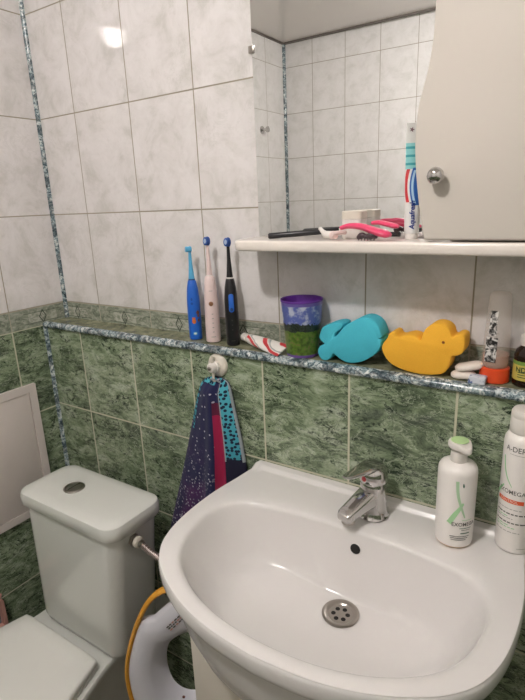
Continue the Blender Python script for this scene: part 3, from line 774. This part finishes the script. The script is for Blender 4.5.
rings.append([Vector((CB.x + (p.x - CB.x) * .80, CB.y + (p.y - CB.y) * (.80 if p.y < CB.y else .9), -.455)) for p in ro])
rings.append([Vector((CB.x + (p.x - CB.x) * .6, CB.y + (p.y - CB.y) * .7, -.475)) for p in ro])
bm = BM(); loft(bm, rings)
t = empty('wash_basin', (XC, -.3, -.35), 'white ceramic bow-front wash basin on a white vanity', 'wash basin')
obj('basin', bm, M['sink'], t, ang=60)
bm = BM(); lathe(bm, (DR.x, DR.y, DZ - .0035), [(.0285, .0035), (.0325, .005), (.033, .0062), (.030, .0072), (.0245, .0065), (.0215, .0035), (.002, .0042), (.0005, .0042)], 40); dn = obj('drain', bm, M['steel'], t)
for k in range(7):
    c = (DR.x, DR.y) if k == 6 else (DR.x + .0125 * cos(k * pi / 3 + .3), DR.y + .0125 * sin(k * pi / 3 + .3))
    bm = BM(); lathe(bm, (c[0], c[1], DZ + .0003), [(.0042 if k < 6 else .0028, 0), (.0040 if k < 6 else .0024, .0004)], 14); obj('drain_hole' if k < 6 else 'screw', bm, M['dark'] if k < 6 else M['steel'], dn)
# overflow opening in the back slope
dg = bpy.context.evaluated_depsgraph_get()
ovx = 1.022
pr_ = []
i0 = min(range(NB), key=lambda i: abs(ri[i].x - ovx) + (9 if ri[i].y < -.3 else 0))
col_ = [r[i0] for r in rings[2:18]]
j = min(range(1, len(col_) - 1), key=lambda q: abs(col_[q].z + .352))
tn = (col_[j + 1] - col_[j - 1]).normalized(); nrm = Vector((0, tn.z, -tn.y)).normalized()
if nrm.y > 0: nrm = -nrm
bm = BM(); lathe(bm, col_[j] + nrm * -.0005, [(.0112, 0), (.0112, .0012), (.0098, .0018)], 24, nrm); ov = obj('overflow_ring', bm, M['sink'], t)
bm = BM(); lathe(bm, col_[j] + nrm * .0014, [(.0096, 0), (.0094, .0006)], 24, nrm); obj('overflow_hole', bm, M['dark'], ov)

# mixer tap
FX, FY, FZ = 1.030, -.140, -.3086
phi = -.36
t = empty('mixer_tap', (FX, FY, FZ), 'chrome single-lever mixer tap at the back of the basin', 'tap', rot=(0, 0, phi)); t.scale = (1.13, 1.13, 1.16)
bm = BM(); lathe(bm, (0, 0, 0), [(.0240, 0), (.026, .003), (.0235, .006), (.0215, .02), (.0205, .045), (.0215, .058), (.0195, .062)], 36); obj('body', bm, M['chrome'], t, local=True)
bm = BM()
def tr(p, w, h, r=.6):
    return [(x, p[0], p[1] + z) for x, z in rrect(w, h, min(w, h) * .5 * r, 5)]
loft(bm, [tr((-.004, .037), .036, .034), tr((-.02, .035), .033, .030), tr((-.04, .030), .030, .023), tr((-.056, .0255), .028, .019), tr((-.066, .0225), .027, .017), tr((-.070, .022), .022, .012)])
sp = obj('spout', bm, M['chrome'], t, local=True)
bm = BM(); lathe(bm, (0, -.057, .0185), [(.0105, 0), (.011, -.002), (.011, -.0085), (.009, -.0095)], 24); obj('aerator', bm, M['steel'], sp, local=True)
bm = BM()   # domed cap and lever, tilted up a touch
lathe(bm, (0, 0, .0625), [(.0215, 0), (.0228, .003), (.0228, .012), (.021, .020), (.015, .026), (.006, .0285)], 36)
hd = obj('lever_cap', bm, M['chrome'], t, local=True)
bm = BM()
def lv(y, z, w, h): return [(x, y, z + q) for x, q in rrect(w, h, h * .48, 5)]
loft(bm, [lv(.012, .0865, .026, .008), lv(-.006, .0895, .032, .009), lv(-.022, .0895, .029, .008), lv(-.038, .0885, .024, .0065), lv(-.052, .0885, .019, .0055), lv(-.062, .0895, .014, .0045), lv(-.066, .090, .009, .003)])
obj('lever', bm, M['chrome'], t, local=True)
bm = BM(); lathe(bm, (0, -.0222, .0715), [(.0042, 0), (.004, .0012)], 16, (0, -1, 0)); obj('temperature_mark', bm, M['red'], t, local=True, label='small red temperature mark')

# pump bottle
BX, BY, BZ = 1.1745, -.138, -.3085
a0 = az(BX, BY)
n = NT('white_bottle'); x, y, z = n.sep(n.obj())
n.color(n.mix(z.lt(.003), n.mix(n.noise(n.obj(), 10), C('#e8e3df'), C('#ebe6e2')), C('#c49a62'))).set(Roughness=.3, Coat_Weight=.2)
t = empty('pump_bottle', (BX, BY, BZ), 'white pump bottle with green pump top beside the tap', 'bottle')
bm = BM(); lathe(bm, (BX, BY, BZ), [(.026, 0), (.0295, .002), (.0305, .006), (.031, .06), (.0312, .132), (.0304, .138), (.0275, .1435), (.021, .147), (.0135, .1485)], 44); obj('bottle_body', bm, n.m, t)
bm = BM(); lathe(bm, (BX, BY, BZ + .1487), [(.0128, 0), (.0134, .001), (.0128, .016), (.0105, .0185), (.0065, .0195), (.006, .0225)], 32); cl = obj('collar', bm, M['white'], t)
bm = BM()
hx = Vector((cos(-.75), sin(-.75), 0)); hy = Vector((-hx.y, hx.x, 0)); hc = Vector((BX, BY, BZ + .1715))
prof = []
for i in range(36):
    a = 2 * pi * i / 36; ca, sa = cos(a), sin(a)
    r = .0182; x_ = r * ca + (.010 * max(0, ca) ** 6); prof.append((x_, r * sa * (1 - .0 * max(0, ca))))
loft(bm, [[hc + hx * p[0] * k + hy * p[1] * k + Vector((0, 0, z - (.003 * max(0, p[0] - .016) / .01))) for p in prof] for k, z in ((.55, 0), (.9, .001), (1, .004), (1, .0085), (.93, .0115), (.82, .0125))])
ph = obj('pump_head', bm, M['white'], t)
bm = BM(); lathe(bm, hc + Vector((0, 0, .0127)), [(.0140, 0), (.0135, .0012), (.009, .002), (.001, .0023)], 32); obj('pump_button', bm, M['lgreen'], ph, label='green pump button')
bm = BM(); f0_ = cyl(BX, BY, BZ, .0314, a0); f = lambda u, v: f0_(u, v * 1.09 + .003)
ribbon(bm, f, [(.001, .113), (.003, .092), (.008, .074), (.0165, .052)], [.0050, .0045, .004, .002], 1)
ribbon(bm, f, [(.0125, .077), (.0065, .067), (-.0005, .056), (-.0085, .041)], [.003, .006, .0075, .0085], 0)
ribbon(bm, f, [(.0105, .110), (.011, .106), (.0113, .103)], [.0012, .0032, .0012], 3)
text(bm, 'EXOMEGA', .0088, lambda u, v: f(u + .0165, v + .0405), .0001, 2)
patch(bm, f, .012, .03, .0475, .0485, 8, 1, 1); patch(bm, f, .009, .030, .0335, .0345, 8, 1, 3); patch(bm, f, .012, .028, .0305, .0313, 8, 1, 2); patch(bm, f, .011, .027, .0245, .0262, 8, 1, 3)
for k in range(3): patch(bm, f, -.006 + .001 * k, .027 - .003 * k, .0195 - .003 * k, .0205 - .003 * k, 10, 1, 2)
obj('label_print', bm, [plain('green_logo', '#a2cf9c', .5), plain('pale_green_logo', '#a9cba4', .5), M['print'], plain('dark_green_print', '#33614a', .5)], t)

# tall flip-cap bottle
BX, BY = 1.2640, -.1075
a0 = az(BX, BY)
n = NT('white_bottle_2'); n.color(n.mix(n.noise(n.obj(), 10), C('#e8e3df'), C('#ebe6e2'))).set(Roughness=.3, Coat_Weight=.2)
t = empty('shower_bottle', (BX, BY, BZ), 'tall white bottle with orange band at the right end of the basin', 'bottle')
bm = BM(); lathe(bm, (BX, BY, BZ), [(.024, 0), (.0272, .002), (.0286, .006), (.0286, .190), (.0278, .197), (.0248, .203), (.0215, .2065), (.0205, .2075)], 44); obj('bottle_body', bm, n.m, t)
bm = BM(); lathe(bm, (BX, BY, BZ + .208), [(.0222, 0), (.0228, .001), (.0224, .024), (.0220, .0245), (.0220, .0252), (.0224, .0258), (.0218, .033), (.0195, .037), (.014, .0385)], 36); obj('cap', bm, M['white'], t)
bm = BM(); f = cyl(BX, BY, BZ, .0288, a0 - .15)
text(bm, 'A-DERMA', .0125, lambda u, v: f(u * .9 + .002, v + .185), .0001, 2)
patch(bm, f, -.014, .02, .176, .1768, 8, 1, 4)
text(bm, 'EXOMEGA', .0105, lambda u, v: f(u * .9 - .007, v + .111), .0001, 2)
patch(bm, f, -.031, .014, .092, .099, 16, 1, 1); text(bm, 'CONTROL', .0062, lambda u, v: cyl(BX, BY, BZ, .0290, a0 - .15)(u - .010, v + .0955), .0, 5)
for k, (u0, u1, v_, m_) in enumerate(((-.028, .012, .063, 4), (-.030, .020, .054, 2), (-.028, -.008, .0495, 0), (-.028, .000, .046, 4), (-.03, .020, .038, 2), (-.028, -.006, .0335, 0), (-.028, .004, .0295, 0), (-.03, .012, .022, 4))):
    u = u0
    while u < u1:
        w = random.uniform(.004, .009); patch(bm, f, u, min(u + w, u1), v_ + .018, v_ + .018 + (.0022 if m_ == 2 else .0012), 3, 1, m_); u += w + .0014
patch(bm, f, .01, .03, .012, .0128, 5, 1, 4)
obj('label_print', bm, [plain('green_logo_2', '#7cc082', .5), M['redor'], M['print'], M['green'], M['lgprint'], plain('pale_print', '#f0d8cc', .5)], t)
bm = BM(); ribbon(bm, f, [(-.024, .170), (-.021, .150), (-.015, .134), (-.006, .120)], [.0022, .0026, .002, .001], 0); ribbon(bm, f, [(-.020, .120), (-.026, .113), (-.031, .106), (-.036, .100)], [.002, .004, .005, .005], 0)
obj('leaf_logo', bm, plain('green_logo_3', '#8cc48e', .5), t)
bm = BM()
for k in range(3): ribbon(bm, f, [(.026 + .003 * cos(a), .142 - .011 * k + .004 * sin(a)) for a in [q * pi / 3 for q in range(7)]], [.0009, .0009], 0)
obj('script_ornament', bm, M['print'], t)

# ------------------------------------------------------------------ vanity
t = empty('vanity_cabinet', (XC, -.25, FL), 'white two-door vanity cabinet under the wash basin', 'cabinet')
VX0, VX1, VY = .786, 1.232, -.40
bm = BM(); box(bm, VX0, VX1, VY + .018, -D - .012, FL + .08, -.479)
box(bm, VX0 + .02, VX1 - .02, VY + .06, -D - .006, FL, FL + .081); obj('carcass', bm, M['vanity'], t, smooth=False)
xm = XC + .033
for k, (xa, xb, hx_) in enumerate(((VX0, xm - .0015, xm - .03), (xm + .0015, VX1, xm + .03))):
    bm = BM(); box(bm, xa, xb, VY, VY + .0175, FL + .085, -.4775, .002); d_ = obj('door', bm, M['vanity'], t)
    bm = BM(); tube(bm, cr([(hx_, VY, -.50), (hx_, VY - .02, -.505), (hx_, VY - .022, -.55), (hx_, VY - .02, -.595), (hx_, VY, -.60)], 4), .0045, 10); obj('handle', bm, M['chrome'], d_)

# ------------------------------------------------------------------ toilet
TX = .330
t = empty('toilet', (TX, -.45, FL), 'pale grey-white ceramic toilet with cistern in the left corner', 'toilet')
def rr3(x0, x1, y0, y1, r, z, n=7): return [(x, y, z) for x, y in rrect(x1 - x0, y1 - y0, r, n, (x0 + x1) / 2, (y0 + y1) / 2)]
bm = BM()
loft(bm, [rr3(.192, .460, -.322, -.205, .03, -.798), rr3(.180, .472, -.334, -.196, .034, -.790), rr3(.175, .478, -.340, -.190, .036, -.77), rr3(.171, .500, -.333, -.180, .036, -.50), rr3(.170, .505, -.332, -.178, .036, -.451)])
obj('tank', bm, M['toilet'], t)
bm = BM()
loft(bm, [rr3(.164, .511, -.337, -.174, .034, -.4505), rr3(.160, .515, -.341, -.171, .036, -.445), rr3(.159, .516, -.342, -.170, .036, -.424), rr3(.162, .513, -.339, -.173, .035, -.415), rr3(.172, .503, -.329, -.182, .032, -.4095), rr3(.19, .49, -.31, -.20, .028, -.4078), rr3(.24, .44, -.28, -.24, .01, -.4073)])
obj('tank_lid', bm, M['toilet'], t)
bm = BM(); lathe(bm, (.2955, -.262, -.4080), [(.0255, 0), (.0262, .003), (.0245, .0045), (.0205, .0048), (.0195, .003), (.0190, .0045), (.012, .0055), (.001, .0058)], 36); fb = obj('flush_button', bm, M['steel'], t)
bm = BM(); box(bm, .2950, .2960, -.280, -.244, -.4035, -.4018); obj('split_line', bm, M['dark'], fb)
SX = .299
def egg(k, z, y0=-.365, hw0=.142, hwm=.186, y1=-.80, dy=0.):
    pts = [(0, y0), (hw0 * .7, y0), (hw0 - .006, y0 - .003), (hw0 + .002, y0 - .012), (hw0 + .018, y0 - .07), (hwm, y0 - .17), (hwm * .97, y0 - .25), (hwm * .78, y0 - .345), (hwm * .42, y1 + .015), (0, y1)]
    P = [(SX + a, b, 0) for a, b in pts] + [(SX - a, b, 0) for a, b in pts[1:-1]][::-1]
    yc = (y0 + y1) / 2
    return [(SX + (p.x - SX) * k, yc + (p.y - yc) * (k + (1 - k) * .3) + dy, z) for p in cr(P, 5, True)]
bm = BM(); loft(bm, [egg(.97, -.8), egg(.99, -.797), egg(.99, -.789), egg(.97, -.787)]); obj('seat_ring', bm, M['seat'], t)
bm = BM(); loft(bm, [egg(.985, -.7865), egg(1., -.783), egg(1., -.774), egg(.985, -.770), egg(.95, -.768), egg(.80, -.7665), egg(.74, -.7685), egg(.3, -.767)]); obj('seat_lid', bm, M['seat'], t)
bm = BM()
dk = [(0, -.10), (.10, -.10), (.143, -.115), (.148, -.20), (.147, -.33), (.165, -.41), (.188, -.5), (.19, -.6), (.15, -.72), (.08, -.785), (0, -.80)]
def deck(k, z, ky=1., cy=-.45): 
    P = [(SX + a * k, cy + (b - cy) * ky, 0) for a, b in dk]; P += [(2 * SX - p[0], p[1], 0) for p in P[1:-1]][::-1]
    return [(p.x, p.y, z) for p in cr(P, 5, True)]
loft(bm, [deck(.62, FL, .72), deck(.60, FL + .03, .70), deck(.56, FL + .12, .66), deck(.66, FL + .22, .74), deck(.86, FL + .31, .90), deck(.97, FL + .37, .985), deck(1., FL + .385), deck(1., FL + .395), deck(.985, FL + .399, .99)])
obj('bowl', bm, M['toilet'], t)
# water hose from the cistern
t = empty('water_hose', (.55, -.25, -.5), 'braided steel water hose leaving the right side of the toilet cistern', 'hose')
bm = BM(); lathe(bm, (.5040, -.270, -.476), [(.0155, 0), (.0155, .007), (.0115, .008), (.0115, .010)], 6, (1, .02, -.02)); obj('nut', bm, M['steel'], t)
bm = BM(); lathe(bm, (.5135, -.2698, -.4762), [(.0120, 0), (.0130, .001), (.0130, .010), (.0095, .012)], 20, (1, .02, -.05)); obj('collar', bm, M['ivory'], t)
bm = BM(); lathe(bm, (.5250, -.2695, -.4770), [(.0095, 0), (.0095, .006), (.0075, .008)], 6, (1, .02, -.25)); obj('nut', bm, M['steel'], t)
n = NT('steel_braid'); x, y, z = n.sep(n.obj())
bk_ = ((x * 260. + z * 150.).fract() - .5).abs(); b2 = ((x * 260. - z * 150.).fract() - .5).abs()
n.color(n.mix((bk_.min(b2)).step(.05, .22), C('#4a3a36'), C('#b9aca6'))).set(Roughness=.4, Metallic=.6)
bm = BM(); tube(bm, cr([(.5315, -.269, -.479), (.556, -.266, -.494), (.592, -.26, -.508), (.625, -.25, -.517), (.68, -.22, -.53), (.735, -.15, -.55), (.745, -.0795, -.56)], 6), .0074, 12); obj('braid', bm, n.m, t)

# ------------------------------------------------------------------ child's toilet seat leaning beside the vanity
A_ = Vector((.52, -.385, 0)); e1 = Vector((.84, .5426, 0)).normalized(); nn = Vector((e1.y, -e1.x, 0))
def pp(u, v, w=0.): return A_ + e1 * u + nn * w + Vector((0, 0, v))
t = empty('child_toilet_seat', tuple(pp(.17, -.95)), 'white child toilet seat with amber rim strip leaning between toilet and vanity', 'toilet seat')
outer = [(.080, -.600), (.088, -.592), (.106, -.590), (.113, -.586), (.132, -.568), (.155, -.550), (.185, -.535), (.225, -.54), (.262, -.575), (.288, -.63), (.298, -.70), (.296, -.78), (.28, -.86), (.245, -.925), (.19, -.955), (.13, -.945), (.08, -.905), (.052, -.848), (.042, -.795), (.040, -.735), (.049, -.684), (.066, -.63)]
hole = [(.126, -.690), (.150, -.668), (.182, -.658), (.212, -.672), (.232, -.71), (.236, -.76), (.222, -.805), (.195, -.828), (.160, -.830), (.132, -.808), (.119, -.77), (.117, -.728)]
o3 = [Vector((p.x, p.y, 0)) for p in cr([(a, b, 0) for a, b in outer], 4, True)]; h3 = cr([(a, b, 0) for a, b in hole], 4, True)
cc = Vector((.172, -.742, 0)); aa = [2 * pi * i / 96 for i in range(96)]
oo = [radial(o3, cc, a) for a in aa]; hh = [radial(h3, cc, a) for a in aa]
def pr2(k, w): return [pp(*(p.lerp(q, k).xy), w) for p, q in zip(oo, hh)]
bm = BM(); R = loft(bm, [pr2(0, 0), pr2(-.02, .006), pr2(0, .014), pr2(.06, .020), pr2(.3, .024), pr2(.55, .022), pr2(.72, .012), pr2(.86, -.006), pr2(1., -.02), pr2(1.02, -.024), pr2(.9, -.018), pr2(.6, .004), pr2(.3, .004)], False, False)
k = len(R[0])
for i in range(k): bm.faces.new((R[-1][i], R[-1][(i + 1) % k], R[0][(i + 1) % k], R[0][i]))
obj('seat', bm, M['potty'], t, ang=70)
hp = [(.20, -.527), (.178, -.516), (.166, -.514), (.152, -.514), (.127, -.523), (.103, -.546), (.082, -.582), (.062, -.629), (.045, -.684), (.036, -.734), (.036, -.783), (.043, -.828), (.06, -.88), (.10, -.94), (.16, -.966), (.22, -.956)]
bm = BM(); tube(bm, cr([pp(a, b, .010) for a, b in hp], 5), .0075, 10, (1.3, .75)); obj('rim_strip', bm, M['amber'], t, label='amber rubber rim strip')
bm = BM(); f = lambda u, v: pp(.158 + u * .70 - v * .72, -.590 + u * .72 + v * .70, .0252)
for k in range(3):
    u = -.022
    while u < .02: 
        w = random.uniform(.004, .009); patch(bm, f, u, u + w, -.006 + k * .005, -.003 + k * .005, 1, 1, random.choice((0, 0, 1))); u += w + .002
obj('sticker_print', bm, [M['print'], M['pinkp']], t)
bm = BM(); lathe(bm, tuple(pp(.158, -.80, .018)), [(.0035, 0), (.003, .002)], 12, tuple(nn)); obj('rivet', bm, M['brownp'], t)
bm = BM(); box(bm, .755, .7855, -.262, -.238, -.60, -.575, .003)
tag(obj('side_hook', bm, M['white']), 'small white peg on the side of the vanity cabinet', 'hook')

# pink holder on the left wall beside the toilet
t = empty('wall_holder', (.02, -.42, -.88), 'dusty pink plastic holder with grey inside on the left wall beside the toilet', 'holder')
o_ = rrect(.115, .098, .014, 5, -.4185, -.827); o_ = [(a, b + (a + .4185) * -.10) for a, b in o_]
bm = BM(); i_ = inset2(o_, .010); R = loft(bm, [[(.004 + d, a, b) for a, b in q] for q, d in ((o_, 0), (o_, .024), (i_, .024), (i_, .004))], True, True)
obj('rim', bm, M['pinkp'], t)
i2 = inset2(o_, .0105); bm = BM(); loft(bm, [[(.009 + d, a, b) for a, b in i2] for d in (0, .003)]); obj('inner_panel', bm, M['greyp'], t)
bm = BM(); tube(bm, [(.016, -.366, -.788), (.018, -.362, -.779), (.019, -.360, -.776)], [.005, .004, .002], 8); obj('hanging_tab', bm, M['pinkp'], t)

# ------------------------------------------------------------------ shift everything so that the floor is z = 0
cam = bpy.data.cameras.new('camera'); co = bpy.data.objects.new('camera', cam); COL.objects.link(co)
r = Vector((0.83659849, 0.54637515, -0.03971345)); u = Vector((-0.11901026, 0.25203111, 0.9603733)); fw = Vector((-0.53473313, 0.79872055, -0.2758731))
mw = Matrix((( r.x, u.x, -fw.x, 1.3337), (r.y, u.y, -fw.y, -.9415), (r.z, u.z, -fw.z, .2591), (0, 0, 0, 1)))
co.matrix_world = mw
cam.sensor_fit = 'VERTICAL'; cam.sensor_height = 36.; cam.lens = 512.476 / 700 * 36.; cam.clip_start = .01
for o in list(COL.objects):
    if o.parent is None: o.location.z += ZS
sc_ = bpy.context.scene; sc_.camera = co
w = bpy.data.worlds.new('world'); sc_.world = w; w.use_nodes = True
w.node_tree.nodes['Background'].inputs[0].default_value = (.9, .92, 1, 1); w.node_tree.nodes['Background'].inputs[1].default_value = .05
sc_.view_settings.view_transform = 'Standard'
sc_.cycles.max_bounces = 10; sc_.cycles.diffuse_bounces = 5; sc_.cycles.use_denoising = True; sc_.cycles.sample_clamp_indirect = 90.
